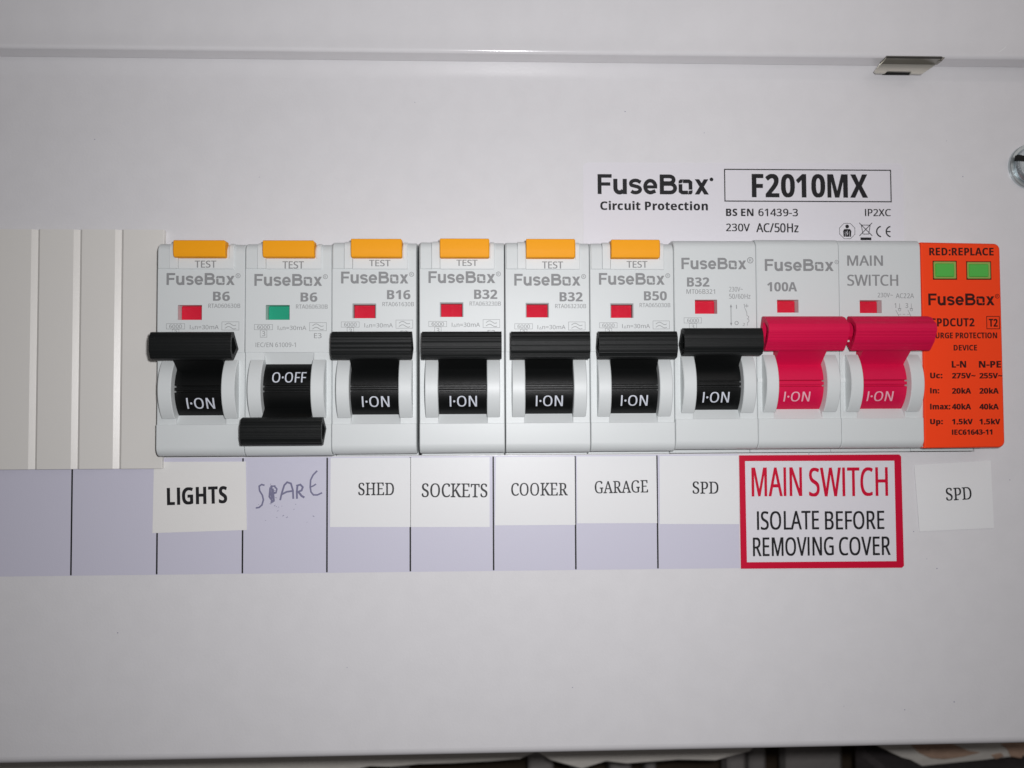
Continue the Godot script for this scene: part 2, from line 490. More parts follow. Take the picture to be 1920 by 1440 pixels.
func bar(o: Node3D, x0: float, x1: float, mid: float, on: bool, m: Material, front: Array, back: Vector2, neck0: float, neck1: float, rng: RandomNumberGenerator) -> void:
	# the outer section with fine moulded ridges along its front
	var fine := []
	for i in front.size() - 1:
		var a: Vector2 = front[i]
		var b: Vector2 = front[i + 1]
		var nn := (b - a).normalized()
		nn = Vector2(-nn.y, nn.x)
		if nn.y < 0.0:
			nn = -nn
		var steps := maxi(3, int((b - a).length() / 0.15))
		for s in steps:
			var h := rng.randf_range(0.0, 0.05) + (0.03 if s % 2 == 0 else 0.0)
			fine.append(a.lerp(b, float(s) / steps) + nn * (h if s > 0 else 0.0))
	fine.append(front[front.size() - 1])
	fine.append(back)
	var ctr := Vector2.ZERO
	for q in front:
		ctr += q
	ctr = (ctr + back) / (front.size() + 1)
	var hollow := []
	for q in front + [back]:
		hollow.append(ctr + (q - ctr) * 0.62)
	var put := func(p: Array) -> Array:
		var r := []
		for q in p:
			var y: float = q.x if on else 2.0 * PIVOT.x - q.x
			r.append(Vector2(y + mid - PIVOT.x, q.y))
		return r
	var mb := MB.new()
	var outer: Array = put.call(fine)
	var inner: Array = put.call(hollow)
	var k := outer.size()
	var flip := 1.0 if on else -1.0
	for i in k:
		var j := (i + 1) % k
		var d: Vector2 = (outer[j] - outer[i]).normalized()
		var e := Vector2(-d.y, d.x)
		if e.dot((outer[i] + outer[j]) * 0.5 - Vector2(ctr.x if on else 2.0 * PIVOT.x - ctr.x, ctr.y) - Vector2(mid - PIVOT.x, 0)) < 0.0:
			e = -e
		mb.quad(Vector3(x0, outer[i].x, outer[i].y), Vector3(x1, outer[i].x, outer[i].y), Vector3(x1, outer[j].x, outer[j].y), Vector3(x0, outer[j].x, outer[j].y), Vector3(0, e.x, e.y))
	# the open ends: rim, inner wall and web
	var hk := inner.size()
	for side in [[x0, -1.0, neck0], [x1, 1.0, neck1]]:
		var xe: float = side[0]
		var nx := Vector3(side[1], 0, 0)
		var hole_of := []
		for q in outer:
			var best := 0
			for t in hk:
				if q.distance_to(inner[t]) < q.distance_to(inner[best]):
					best = t
			hole_of.append(best)
		for i in k:
			var j := (i + 1) % k
			var a: Vector2 = inner[hole_of[i]]
			var b: Vector2 = inner[hole_of[j]]
			mb.tri(Vector3(xe, outer[i].x, outer[i].y), Vector3(xe, outer[j].x, outer[j].y), Vector3(xe, b.x, b.y), nx, nx, nx)
			if hole_of[i] != hole_of[j]:
				mb.tri(Vector3(xe, outer[i].x, outer[i].y), Vector3(xe, b.x, b.y), Vector3(xe, a.x, a.y), nx, nx, nx)
		for i in hk:
			var j := (i + 1) % hk
			var d: Vector2 = (inner[j] - inner[i]).normalized()
			var e := Vector2(d.y, -d.x) * flip
			mb.quad(Vector3(xe, inner[i].x, inner[i].y), Vector3(side[2], inner[i].x, inner[i].y), Vector3(side[2], inner[j].x, inner[j].y), Vector3(xe, inner[j].x, inner[j].y), Vector3(0, e.x, e.y))
		var t := Geometry2D.triangulate_polygon(PackedVector2Array(inner))
		for i in range(0, t.size(), 3):
			mb.cap3(inner, t, i, side[2], nx)
	part("toggle_bar", mb, m, o)

const BLACK_BAR := [Vector2(15.5, 9.9), Vector2(15.3, 11.3), Vector2(14.0, 11.95), Vector2(11.6, 12.0), Vector2(10.15, 11.2), Vector2(9.9, 9.9)]
const RED_BAR := [Vector2(18.0, 8.7), Vector2(17.5, 10.4), Vector2(16.0, 12.1), Vector2(14.8, 12.3), Vector2(12.6, 11.3), Vector2(10.75, 9.6)]

func drum_ink(o: Node3D, text: String, x0: float, y0: float, x1: float, y1: float, mid: float, m: Material) -> void:
	var g: PackedVector2Array = shape_of(text, "r")[0]
	var mb := MB.new()
	# the letters are cut into short pieces so that they bend with the drum
	for round_ in 5:
		var cut := PackedVector2Array()
		for i in range(0, g.size(), 3):
			var p := [g[i], g[i + 1], g[i + 2]]
			var far := 0
			for k in 3:
				if absf(p[k].y - p[(k + 1) % 3].y) > absf(p[far].y - p[(far + 1) % 3].y):
					far = k
			if absf(p[far].y - p[(far + 1) % 3].y) < 0.22:
				cut.append_array(PackedVector2Array(p))
				continue
			var half: Vector2 = (p[far] + p[(far + 1) % 3]) * 0.5
			cut.append_array(PackedVector2Array([p[far], half, p[(far + 2) % 3], half, p[(far + 1) % 3], p[(far + 2) % 3]]))
		g = cut
	for side in [-1.0, 1.0]:
		var r: float = DRUM + 0.06 + 0.002 * side
		for i in range(0, g.size(), 3):
			var q := []
			var nn := []
			for k in 3:
				var y := lerpf(y0, y1, g[i + k].y)
				var s := (y - mid) / r
				nn.append(Vector3(0, s, sqrt(1.0 - s * s)))
				q.append(Vector3(lerpf(x0, x1, g[i + k].x) + 0.025 * side, y, PIVOT.y + r * sqrt(1.0 - s * s)))
			mb.tri(q[0], q[1], q[2], nn[0], nn[1], nn[2])
	part("switch_lettering", mb, m, o)

func flag(o: Node3D, hole: Array, x0: float, x1: float, m: Material, depth := 1.8, rim_shaded := false) -> void:
	var mb := MB.new()
	mb.box(x0, hole[2] + 0.02, -2.0, x1, hole[3] - 0.02, 6.0 - depth, 0.12)
	part("status_flag", mb, m, o)
	mb = MB.new()
	mb.box(hole[0] - 0.3, hole[2] - 0.3, -4.0, hole[1] + 0.3, hole[3] + 0.3, 5.6 - depth)
	part("window_back", mb, M.grey, o)
	if rim_shaded:  # grey strips that paint the shade on the hole walls
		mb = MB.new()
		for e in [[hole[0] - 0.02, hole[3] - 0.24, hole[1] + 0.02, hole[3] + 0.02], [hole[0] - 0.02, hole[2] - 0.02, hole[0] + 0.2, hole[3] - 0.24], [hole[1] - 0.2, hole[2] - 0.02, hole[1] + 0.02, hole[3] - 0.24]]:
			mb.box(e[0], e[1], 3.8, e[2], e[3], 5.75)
		part("window_rim_shade", mb, M.rim, o)

func rcbo(i: int, rating: String, code: String, on: bool, label: String, flag_at: Array, text_dy: float, rng: RandomNumberGenerator) -> void:
	var o := thing("circuit_breaker", label, "circuit breaker", Vector3(X[i], 0, rng.randf_range(-0.08, 0.08)), "breakers in the row on the fuse board")
	var w: float = X[i + 1] - X[i] - GAP[i]
	var top: float = [34.4, 34.4, 34.75, 34.85, 34.85, 34.75][i]
	var bot: float = [-9.75, -9.8, -9.5, -9.4, -9.4, -9.3][i]
	var mid := 4.1
	var hy: float = [0.0, 0.0, 0.3, 0.55, 0.45, 0.35][i]
	var hole := [4.25, 9.15, 18.42 + hy, 21.5 + hy]
	var mb := MB.new()
	body(mb, w, top, bot, 11.65, -3.15, hole, 3.95, 14.05, -10.05)
	part("body", mb, M.grey, o)
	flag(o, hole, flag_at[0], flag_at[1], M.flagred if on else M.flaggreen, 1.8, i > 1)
	# raised lug, button cheek and the panel under the test button
	mb = MB.new()
	mb.ext([Vector2(29.0, 5.0), Vector2(29.0, 6.2), Vector2(29.12, 6.3), Vector2(top - 1.7, 6.3)] + arc2(Vector2(top - 1.7, 4.6), 1.7, 12, 78, 5) + [Vector2(top - 0.1, 3.0)], 0.22, 2.55, 0.1, 0.05)
	part("end_lug", mb, M.grey, o)
	mb = MB.new()
	mb.ext([Vector2(29.0, 5.0), Vector2(29.0, 6.35), Vector2(29.12, 6.45), Vector2(top - 1.3, 6.45)] + arc2(Vector2(top - 1.3, 5.05), 1.4, 12, 78, 5) + [Vector2(top + 0.15, 3.0)], 2.62, 4.3, 0.05, 0.08)
	mb.ext([Vector2(28.92, 5.0), Vector2(28.92, 6.2), Vector2(29.05, 6.32), Vector2(31.05, 6.32), Vector2(31.05, 5.0)], 4.36, 15.7, 0.06, 0.12)
	mb.ext([Vector2(31.06, 5.0), Vector2(31.06, 6.32), Vector2(top - 1.4, 6.32)] + arc2(Vector2(top - 1.4, 4.9), 1.42, 12, 78, 5) + [Vector2(top + 0.1, 3.0)], 14.75, 15.7, 0.06, 0.12)
	part("button_surround", mb, M.pale, o)
	mb = MB.new()
	var bx0: float = [3.75, 3.95, 4.15, 4.36, 4.36, 4.35][i]
	var bx1: float = [14.25, 14.45, 14.6, 14.62, 14.62, 14.62][i]
	var p := [Vector2(top + 0.3, 5.0), Vector2(top + 0.3, 7.3), Vector2(top + 0.18, 7.48), Vector2(top - 1.7, 7.62), Vector2(31.9, 7.5), Vector2(31.35, 7.3), Vector2(31.2, 7.0), Vector2(31.15, 5.0)]
	mb.ext(p, bx0, bx1, 0.12, 0.22)
	part("test_button", mb, M.orange, o)
	side_guard(o, 1.3, 3.985, mid, M.grey)
	side_guard(o, 14.015, 16.72, mid, M.grey)
	rocker(o, 4.0, 14.0, mid, on, M.black)
	bar(o, 0.98, 17.0, mid, on, M.barblack, BLACK_BAR, Vector2(12.3, 7.0), 4.0, 14.0, rng)
	if on:
		drum_ink(o, "I·ON", 6.3, 0.3 if i > 1 else 0.1, 11.9, 2.5 if i > 1 else 2.3, mid, M.white)
	else:
		drum_ink(o, "O·OFF", 5.8, 5.4, 12.7, 7.55, mid, M.white)
	# printing
	var z := 6.03
	var d := text_dy
	mb = MB.new()
	logo(mb, 1.90, 26.07 + d, 15.82, 28.55 + d, z)
	registered(mb, 15.98, 27.5 + d, 17.0, 28.5 + d, z)
	part("brand_lettering", mb, M.print, o)
	mb = MB.new()
	ink(mb, "TEST", "r", 7.73, 29.62 + d, 12.14, 30.9 + d * 0.6, 6.35)
	part("test_lettering", mb, M.print, o)
	mb = MB.new()
	ink(mb, rating, "b", 11.39, 22.75 + d, 14.85 if rating.length() == 2 else 16.25, 24.70 + d, z)
	part("rating_lettering", mb, M.print, o)
	mb = MB.new()
	ink(mb, code, "r", 10.46, 21.31 + d, 16.97, 22.19 + d, z)
	part("code_lettering", mb, M.print, o)
	mb = MB.new()
	mb.rect_line(1.95, 16.96 + d, 5.66, 18.06 + d, 0.07, z)
	ink(mb, "6000", "r", 2.54, 17.1 + d, 5.11, 17.89 + d, z)
	mb.rect_line(3.16, 15.40 + d, 4.52, 16.9 + d, 0.07, z)
	ink(mb, "3", "r", 3.55, 15.64 + d, 4.16, 16.65 + d, z)
	ink(mb, "I", "r", 6.73, 16.93 + d, 6.86, 17.77 + d, z)
	mb.stroke([Vector2(7.1, 16.93 + d), Vector2(7.55, 16.93 + d), Vector2(7.33, 17.4 + d)], 0.08, z, true)
	ink(mb, "n=30mA", "r", 7.75, 16.89 + d, 12.59, 17.77 + d, z)
	mb.rect_line(13.25, 16.73 + d, 16.73, 18.43 + d, 0.07, z)
	for row in [17.9, 17.2]:
		var wave := []
		for s in 13:
			wave.append(Vector2(13.85 + 2.3 * s / 12.0, row + d - -0.26 * sin(TAU * s / 12.0 - 0.5)))
		mb.stroke(wave, 0.11, z)
	ink(mb, "E3", "r", 14.19, 15.20 + d, 15.73, 16.22 + d, z)
	ink(mb, "IEC/EN 61009-1", "r", 2.23, 13.35 + d, 10.45, 14.3 + d, z)
	part("symbol_lettering", mb, M.print, o)

# ---------------------------------------------------------------- scene
func _ready() -> void:
	var cam := Camera3D.new()
	cam.name = "camera"
	var lens := CameraAttributesPhysical.new()
	lens.frustum_focal_length = 24.03
	lens.frustum_near = 0.01
	lens.frustum_far = 5.0
	lens.frustum_focus_distance = 0.161
	lens.exposure_aperture = 11.5
	cam.attributes = lens
	cam.fov = 53.07
	cam.near = 0.01
	cam.far = 5.0
	cam.transform = Transform3D(Basis(Vector3(0.99941, -0.00467, 0.03393), Vector3(0.00362, 0.99951, 0.03098), Vector3(-0.03405, -0.03084, 0.99894)).orthonormalized(), Vector3(69.66, 0.0, 166.25) * MM)
	add_child(cam)

	var we := WorldEnvironment.new()
	we.name = "surroundings"
	var env := Environment.new()
	env.background_mode = Environment.BG_COLOR
	env.background_color = Color(0.060, 0.057, 0.058).linear_to_srgb()
	env.tonemap_mode = Environment.TONE_MAPPER_LINEAR
	env.tonemap_exposure = 1.05
	env.sdfgi_enabled = true
	env.ssao_enabled = true
	env.ssil_enabled = true
	we.environment = env
	add_child(we)

	# the small flash lamp beside the lens
	var flash := AreaLight3D.new()
	flash.name = "flash_lamp"
	flash.area_size = Vector2(0.006, 0.006)
	flash.light_color = Color(0.995, 0.992, 1.0)
	flash.light_energy = 0.0229
	flash.shadow_enabled = true
	flash.position = Vector3(79.0, 8.0, 170.0) * MM
	add_child(flash)

	# the room's soft lamp, up and to the right
	var room := AreaLight3D.new()
	room.name = "room_lamp"
	room.area_size = Vector2(0.3, 0.3)
	room.light_color = Color(1.0, 0.965, 0.955)
	room.light_energy = 0.015
	room.shadow_enabled = true
	room.transform = Transform3D(Basis.looking_at(Vector3(-150.0, -170.0, -250.0).normalized(), Vector3.UP), Vector3(300.0, 200.0, 250.0) * MM)
	add_child(room)

	materials()
	var rng := RandomNumberGenerator.new()
	rng.seed = 41
	wall()
	enclosure(rng)
	blanking()
	label_strip(rng)
	stickers()
	var lab := [
		"grey breaker marked B6 with a red flag, switched on, above the bold LIGHTS sticker",
		"grey breaker with a green flag, its black toggle down at off, above the handwritten SPARE",
		"grey breaker marked B16, switched on, above the SHED sticker",
		"grey breaker marked B32 with orange test button, switched on, above the SOCKETS sticker",
		"grey breaker marked B32 with orange test button, switched on, above the COOKER sticker",
		"grey breaker marked B50, switched on, above the GARAGE sticker",
	]
	var at := [[4.3, 9.12], [4.3, 9.12], [4.3, 9.1], [4.3, 9.1], [4.3, 9.1], [4.3, 9.1]]
	var ratings := ["B6", "B6", "B16", "B32", "B32", "B50"]
	var codes := ["RTA060630B", "RTA060630B", "RTA061630B", "RTA063230B", "RTA063230B", "RTA065030B"]
	var dy := [-0.42, -0.6, -0.1, 0.0, -0.5, -0.3]
	for i in 6:
		rcbo(i, ratings[i], codes[i], i != 1, lab[i], at[i], dy[i], rng)
	plain_breaker(rng)
	main_switch(rng)
	surge_device()

func plain_breaker(rng: RandomNumberGenerator) -> void:
	var i := 6
	var o := thing("circuit_breaker", "plain grey breaker without a test button, black toggle up, beside the red switches", "circuit breaker", Vector3(X[i], 0, 0), "breakers in the row on the fuse board")
	var w: float = X[i + 1] - X[i] - GAP[i]
	var hole := [4.35, 9.1, 19.62, 22.6]
	var mid := 4.75
	var mb := MB.new()
	body(mb, w, 35.45, -9.0, 12.3, -2.5, hole, 3.85, 13.75, -9.95)
	part("body", mb, M.grey, o)
	flag(o, hole, 4.4, 9.05, M.flagred)
	side_guard(o, 1.15, 3.885, mid, M.grey)
	side_guard(o, 13.715, 16.4, mid, M.grey)
	rocker(o, 3.9, 13.7, mid, true, M.black)
	bar(o, 0.55, 16.75, mid, true, M.barblack, BLACK_BAR, Vector2(12.3, 7.0), 3.9, 13.7, rng)
	drum_ink(o, "I·ON", 5.75, 0.9, 11.3, 3.1, mid, M.white)
	var z := 6.03
	mb = MB.new()
	logo(mb, 1.58, 29.07, 15.44, 31.50, z)
	registered(mb, 15.61, 30.32, 16.96, 31.67, z)
	part("brand_lettering", mb, M.print, o)
	mb = MB.new()
	ink(mb, "B32", "b", 2.72, 25.37, 7.49, 27.34, z)
	part("rating_lettering", mb, M.print, o)
	mb = MB.new()
	ink(mb, "MT06B321", "r", 2.59, 23.83, 8.66, 24.81, z)
	part("code_lettering", mb, M.print, o)
	mb = MB.new()
	ink(mb, "230V~", "r", 11.68, 24.32, 14.62, 25.33, z)
	ink(mb, "50/60Hz", "r", 11.66, 22.80, 16.20, 23.83, z)
	mb.stroke([Vector2(12.02, 17.5), Vector2(12.02, 21.2)], 0.14, z)
	mb.flat([Vector2(11.78, 21.0), Vector2(12.26, 21.0), Vector2(12.02, 21.65)], z + 0.003)
	mb.flat([Vector2(11.78, 17.7), Vector2(12.26, 17.7), Vector2(12.02, 17.05)], z + 0.003)
	mb.stroke([Vector2(13.2, 20.69), Vector2(13.2, 21.52)], 0.16, z)
	mb.stroke(circle(13.18, 17.65, 0.36), 0.13, z, true)
	ink(mb, "1", "r", 14.7, 20.85, 14.97, 21.68, z)
	mb.stroke([Vector2(15.05, 21.4), Vector2(15.75, 21.4)], 0.08, z)
	mb.stroke([Vector2(15.05, 21.15), Vector2(15.75, 21.15)], 0.08, z)
	mb.stroke([Vector2(15.4, 21.75), Vector2(15.4, 20.95)], 0.08, z + 0.003)
	mb.stroke([Vector2(15.0, 20.8), Vector2(15.38, 19.9), Vector2(15.42, 19.2)], 0.1, z)
	mb.stroke([Vector2(15.42, 19.2), Vector2(15.75, 19.1), Vector2(15.8, 18.75), Vector2(15.5, 18.55), Vector2(15.8, 18.35), Vector2(15.85, 18.0), Vector2(15.5, 17.75), Vector2(15.45, 17.1)], 0.1, z)
	ink(mb, "2", "r", 14.47, 17.05, 14.96, 17.65, z)
	mb.rect_line(2.0, 17.66, 5.7, 18.78, 0.07, z)
	ink(mb, "6000", "r", 2.67, 17.8, 5.14, 18.6, z)
	mb.rect_line(3.1, 16.16, 4.63, 17.6, 0.07, z)
	ink(mb, "3", "r", 3.6, 16.39, 4.16, 17.32, z)
	part("symbol_lettering", mb, M.print, o)

func main_switch(rng: RandomNumberGenerator) -> void:
	var o := thing("main_switch", "grey double main switch with two red toggles up, marked 100A", "main switch", Vector3(X[7], 0, 0))
	var z := 6.03
	for s in 2:
		var i := 7 + s
		var dx: float = X[i] - X[7]
		var w: float = X[i + 1] - X[i] - GAP[i]
		var pole := Node3D.new()
		pole.name = "pole" if s == 0 else "pole_001"
		pole.position = Vector3(dx, 0, 0) * MM
		o.add_child(pole)
		var hole: Array = [[4.3, 8.9, 19.85, 22.6], [4.25, 9.0, 19.75, 22.5]][s]
		var mid := 4.85
		var mb := MB.new()
		body(mb, w, [35.7, 35.6][s], -9.0, 12.4, -2.5, hole, 3.5, 13.75, -9.95)
		part("body", mb, M.grey, pole)
		flag(pole, hole, [4.35, 4.3][s], [8.85, 8.95][s], M.flagred, 1.8)
		side_guard(pole, 0.95, 3.535, mid, M.grey)
		side_guard(pole, 13.715, 16.5, mid, M.grey)
		rocker(pole, 3.55, 13.7, mid, true, M.red)
		var shift := [0.0, -0.1]
		bar(pole, [0.15, 0.35][s], [16.8, 17.25][s] + shift[s], mid, true, M.red, RED_BAR, Vector2(13.4, 6.4), 3.6, 13.7, rng)
		drum_ink(pole, "I·ON", 5.4, 1.05, 10.9, 3.1, mid, M.pinkish)
		mb = MB.new()
		mb.box(-0.2 if s == 1 else 0.02, 5.1, 5.0, 1.5, 6.0, 5.85, 0.05)
		part("link_notch", mb, M.pale, pole)
	var mb2 := MB.new()
	logo(mb2, 1.79, 28.72, 16.60, 31.26, z)
	registered(mb2, 16.82, 30.19, 17.72, 31.09, z)
	part("brand_lettering", mb2, M.print, o)
	mb2 = MB.new()
	ink(mb2, "100A", "b", 2.24, 24.37, 8.63, 26.35, z)
	part("rating_lettering", mb2, M.print, o)
	var q: float = X[8] - X[7]
	mb2 = MB.new()
	ink(mb2, "MAIN", "r", q + 1.71, 29.86, q + 9.44, 32.06, z)
	ink(mb2, "SWITCH", "r", q + 1.64, 25.58, q + 12.67, 27.95, z)
	part("name_lettering", mb2, M.print, o)
	mb2 = MB.new()
	ink(mb2, "230V~", "r", q + 8.15, 23.10, q + 11.44, 24.07, z)
	ink(mb2, "AC22A", "r", q + 12.08, 22.94, q + 16.02, 23.96, z)
	ink(mb2, "1", "r", q + 11.76, 20.84, q + 12.10, 21.86, z)
	ink(mb2, "3", "r", q + 14.14, 20.84, q + 14.71, 21.86, z)
	for c in [12.85, 15.4]:
		mb2.stroke([Vector2(q + c, 21.8), Vector2(q + c, 20.75)], 0.09, z)
		mb2.stroke([Vector2(q + c - 0.35, 20.75), Vector2(q + c + 0.35, 20.75)], 0.09, z + 0.003)
		mb2.stroke(circle(q + c, 20.45, 0.26, 12), 0.09, z, true)
	mb2.stroke([Vector2(q + 12.0, 20.4), Vector2(q + 12.9, 18.7)], 0.1, z)
	mb2.stroke([Vector2(q + 14.65, 20.4), Vector2(q + 15.45, 18.7)], 0.1, z)
	for c in [12.6, 13.5, 14.4]:
		mb2.stroke([Vector2(q + c, 19.5), Vector2(q + c + 0.55, 19.5)], 0.08, z + 0.003)
	part("symbol_lettering", mb2, M.print, o)
	mb2 = MB.new()
	mb2.ext(circle(13.55, 9.0, 0.22, 10), 16.9, 18.2)
	part("toggle_link", mb2, M.pale, o)

func surge_device() -> void:
	var o := thing("surge_protection_device", "bright orange surge protection device with two green windows at the row's end", "surge protector", Vector3(X[9], 0, 0))
	var mb := MB.new()
	var p := [Vector2(-9.9, -5.0), Vector2(-9.9, 0.7), Vector2(-9.05, 0.7), Vector2(-8.9, 5.4), Vector2(34.7, 5.4), Vector2(34.9, -5.0)]
	mb.ext(p, 0.0, 14.1, 0.1, 0.3)
	part("body", mb, M.grey, o)
	mb = MB.new()
	var r := 1.3
	var outline := [Vector2(0.12, 34.95), Vector2(0.2, 20.0), Vector2(0.2, 4.0), Vector2(0.0, -9.0)]
	for s in 7:
		var a := -PI / 2 + PI / 2 * s / 6.0
		outline.append(Vector2(17.4 - r + r * cos(a), -8.9 + r + r * sin(a)))
	for s in 7:
		var a := PI / 2 * s / 6.0
		outline.append(Vector2(17.35 - r + r * cos(a), 34.7 - r + r * sin(a)))
	mb.prism(outline, 4.4, 6.05, 0.25)
	part("orange_cover", mb, M.spd, o)
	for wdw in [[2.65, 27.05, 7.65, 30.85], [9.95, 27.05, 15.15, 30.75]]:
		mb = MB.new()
		mb.box(wdw[0] - 0.13, wdw[1] - 0.16, 5.5, wdw[2] + 0.1, wdw[3] + 0.1, 6.07)  # dark surround painting the shade of a sunken window
		part("window_gap_shade", mb, M.brown, o)
		mb = MB.new()
		mb.box(wdw[0], wdw[1], 5.5, wdw[2], wdw[3], 6.2, 0.18)
		var fr := part("indicator_window", mb, M.windowrim, o)
		mb = MB.new()
		mb.box(wdw[0] + 0.3, wdw[1] + 0.4, 5.9, wdw[2] - 0.6, wdw[3] - 0.5, 6.42, 0.16)
		part("window_pane", mb, M.window, fr)
	var z := 6.08
	mb = MB.new()
	ink(mb, "RED:REPLACE", "b", 1.82, 32.09, 15.88, 33.75, z)
	part("warning_lettering", mb, M.brown, o)
	mb = MB.new()
	logo(mb, 1.39, 21.40, 15.81, 23.93, z)
	registered(mb, 15.95, 22.87, 16.94, 23.84, z)
	part("brand_lettering", mb, M.brown, o)
	mb = MB.new()
	ink(mb, "SPDCUT2", "b", 1.95, 16.88, 11.32, 18.64, z)
	mb.rect_line(14.01, 16.37, 16.78, 19.02, 0.14, z)
	ink(mb, "T2", "b", 14.45, 16.82, 16.4, 18.5, z)
	ink(mb, "SURGE PROTECTION", "b", 1.96, 14.33, 16.20, 15.57, z)
	ink(mb, "DEVICE", "b", 6.67, 11.74, 11.76, 12.93, z)
	part("name_lettering", mb, M.brown, o)
	mb = MB.new()
	for t in [["L-N", 6.17, 8.09, 9.31, 9.51], ["N-PE", 12.07, 8.07, 16.90, 9.49],
		["Uc:", 1.43, 5.81, 4.10, 7.03], ["275V~", 6.16, 5.79, 11.28, 6.95], ["255V~", 12.13, 5.77, 17.1, 6.93],
		["In:", 1.36, 2.60, 3.34, 3.80], ["20kA", 6.09, 2.54, 10.24, 3.80], ["20kA", 12.05, 2.52, 16.25, 3.78],
		["Imax:", 1.28, -0.80, 5.67, 0.43], ["40kA", 6.01, -0.82, 10.16, 0.45], ["40kA", 11.97, -0.85, 16.17, 0.42],
		["Up:", 1.21, -4.29, 3.99, -2.81], ["1.5kV", 5.94, -4.01, 10.47, -2.75], ["1.5kV", 11.89, -4.04, 16.44, -2.77],
		["IEC61643-11", 5.89, -6.21, 14.66, -5.07]]:
		ink(mb, t[0], "b", t[1], t[2], t[3], t[4], z, 0.0, 0.03)
	part("ratings_lettering", mb, M.brown, o)

# ---------------------------------------------------------------- the board around them
func enclosure(rng: RandomNumberGenerator) -> void:
	var o := thing("fuse_board", "white painted metal fuse board cover with a long slot for the breakers", "fuse board")
	var mb := MB.new()
	var x0 := -95.0
	var x1 := 232.0
	var up := Vector3(0, 0, 1)
	var xs := [x0, 1.4, 177.2, x1]
	var ys := [-72.3, -10.15, 35.0, 71.6]
	for a in 3:
		for b in 3:
			if a == 1 and b == 1:
				continue
			mb.quad(Vector3(xs[a], ys[b], 0), Vector3(xs[a + 1], ys[b], 0), Vector3(xs[a + 1], ys[b + 1], 0), Vector3(xs[a], ys[b + 1], 0), up)
	mb.quad(Vector3(xs[1], ys[1], 0), Vector3(xs[2], ys[1], 0), Vector3(xs[2], ys[1], -1.2), Vector3(xs[1], ys[1], -1.2), Vector3(0, 1, 0))
	mb.quad(Vector3(xs[1], ys[2], 0), Vector3(xs[2], ys[2], 0), Vector3(xs[2], ys[2], -1.2), Vector3(xs[1], ys[2], -1.2), Vector3(0, -1, 0))
	mb.quad(Vector3(xs[1], ys[1], 0), Vector3(xs[1], ys[2], 0), Vector3(xs[1], ys[2], -1.2), Vector3(xs[1], ys[1], -1.2), Vector3(1, 0, 0))
	mb.quad(Vector3(xs[2], ys[1], 0), Vector3(xs[2], ys[2], 0), Vector3(xs[2], ys[2], -1.2), Vector3(xs[2], ys[1], -1.2), Vector3(-1, 0, 0))
	# the turned-out fold along the top
	mb.ext([Vector2(71.6, 0.0), Vector2(72.0, 0.02), Vector2(72.35, 0.07), Vector2(72.7, 0.15), Vector2(73.3, 0.33), Vector2(75.3, 0.92), Vector2(76.6, 1.3)], x0, x1, 0, 0, false)
	# the rolled bottom edge
	mb.ext([Vector2(-74.2, -56.0)] + arc2(Vector2(-72.3, -1.9), 1.9, -90, 0, 8), x0, x1, 0, 0, false)
	part("front_cover", mb, M.paint, o)
	mb = MB.new()
	mb.box(x0, -70.0, -57.0, x1, 76.0, -52.0)
	part("back_plate", mb, M.paint, o)
	# specks of dirt on the paint
	mb = MB.new()
	for s in [[-14.0, 58.0], [118.0, 60.4], [100.5, 65.0], [172.5, 59.0], [166.0, -33.5], [168.2, -35.6], [160.4, -66.0], [147.0, -65.0], [171.4, -64.5], [58.0, -13.6], [54.4, 66.6], [21.0, 50.0], [163.2, -27.5], [185.0, -16.4], [40.0, -55.0], [88.0, -60.0], [-8.0, -47.0], [176.0, 51.0], [140.2, -9.9 - 0.5]]:
		var pts := []
		var rr := rng.randf_range(0.05, 0.13)
		for k in 7:
			pts.append(Vector2(s[0], s[1]) + Vector2.from_angle(TAU * k / 7.0) * rr * rng.randf_range(0.7, 1.3))
		mb.prism(pts, 0.0, 0.03)
	var specks := part("dirt_specks", mb, M.pen, o)
	specks.set_meta("kind", "stuff")

	var lid := thing("hinged_lid", "white metal lid folded up along the top of the fuse board", "lid")
	mb = MB.new()
	var p := [Vector2(75.15, 1.45), Vector2(75.5, 4.1)] + arc2(Vector2(76.2, 4.28), 0.78, -76, 3, 9) + [Vector2(77.0, 5.03), Vector2(77.7, 5.02), Vector2(78.6, 5.02), Vector2(79.6, 5.12), Vector2(80.7, 5.3), Vector2(82.0, 5.56), Vector2(130.0, 15.6), Vector2(130.0, 14.0), Vector2(82.0, 4.0), Vector2(79.0, 3.6), Vector2(76.6, 3.6), Vector2(76.0, 1.45)]
	mb.ext(p, x0, x1)
	part("lid_panel", mb, M.lid, lid)
	mb = MB.new()
	mb.stroke([Vector2(181.6, 76.9), Vector2(182.6, 77.6), Vector2(183.0, 78.0)], 0.16, 5.07)
	mb.stroke([Vector2(181.2, 76.75), Vector2(181.9, 77.1)], 0.1, 5.073)
	part("paint_scratch", mb, M.paper, lid)

	var clip := thing("hinge_clip", "small bare steel clip poking out under the lid", "hinge clip")
	mb = MB.new()
	mb.prism([Vector2(155.0, 73.3), Vector2(155.5, 72.9), Vector2(157.4, 72.9), Vector2(157.9, 73.35), Vector2(163.2, 73.3), Vector2(163.0, 72.85), Vector2(165.6, 72.8), Vector2(168.7, 74.9), Vector2(168.6, 75.1), Vector2(156.2, 75.0)], 2.3, 2.9, 0.0)
	part("clip_tongue", mb, M.steel, clip)
	mb = MB.new()
	mb.ext([Vector2(74.95, 2.5), Vector2(74.85, 2.95), Vector2(75.05, 5.3), Vector2(75.3, 5.5), Vector2(75.6, 5.3), Vector2(75.4, 2.5)], 156.3, 168.7, 0.1, 0.1)
	mb.prism([Vector2(168.3, 74.9), Vector2(168.9, 74.8), Vector2(169.6, 75.6), Vector2(169.0, 75.7)], 3.0, 4.9, 0.1)
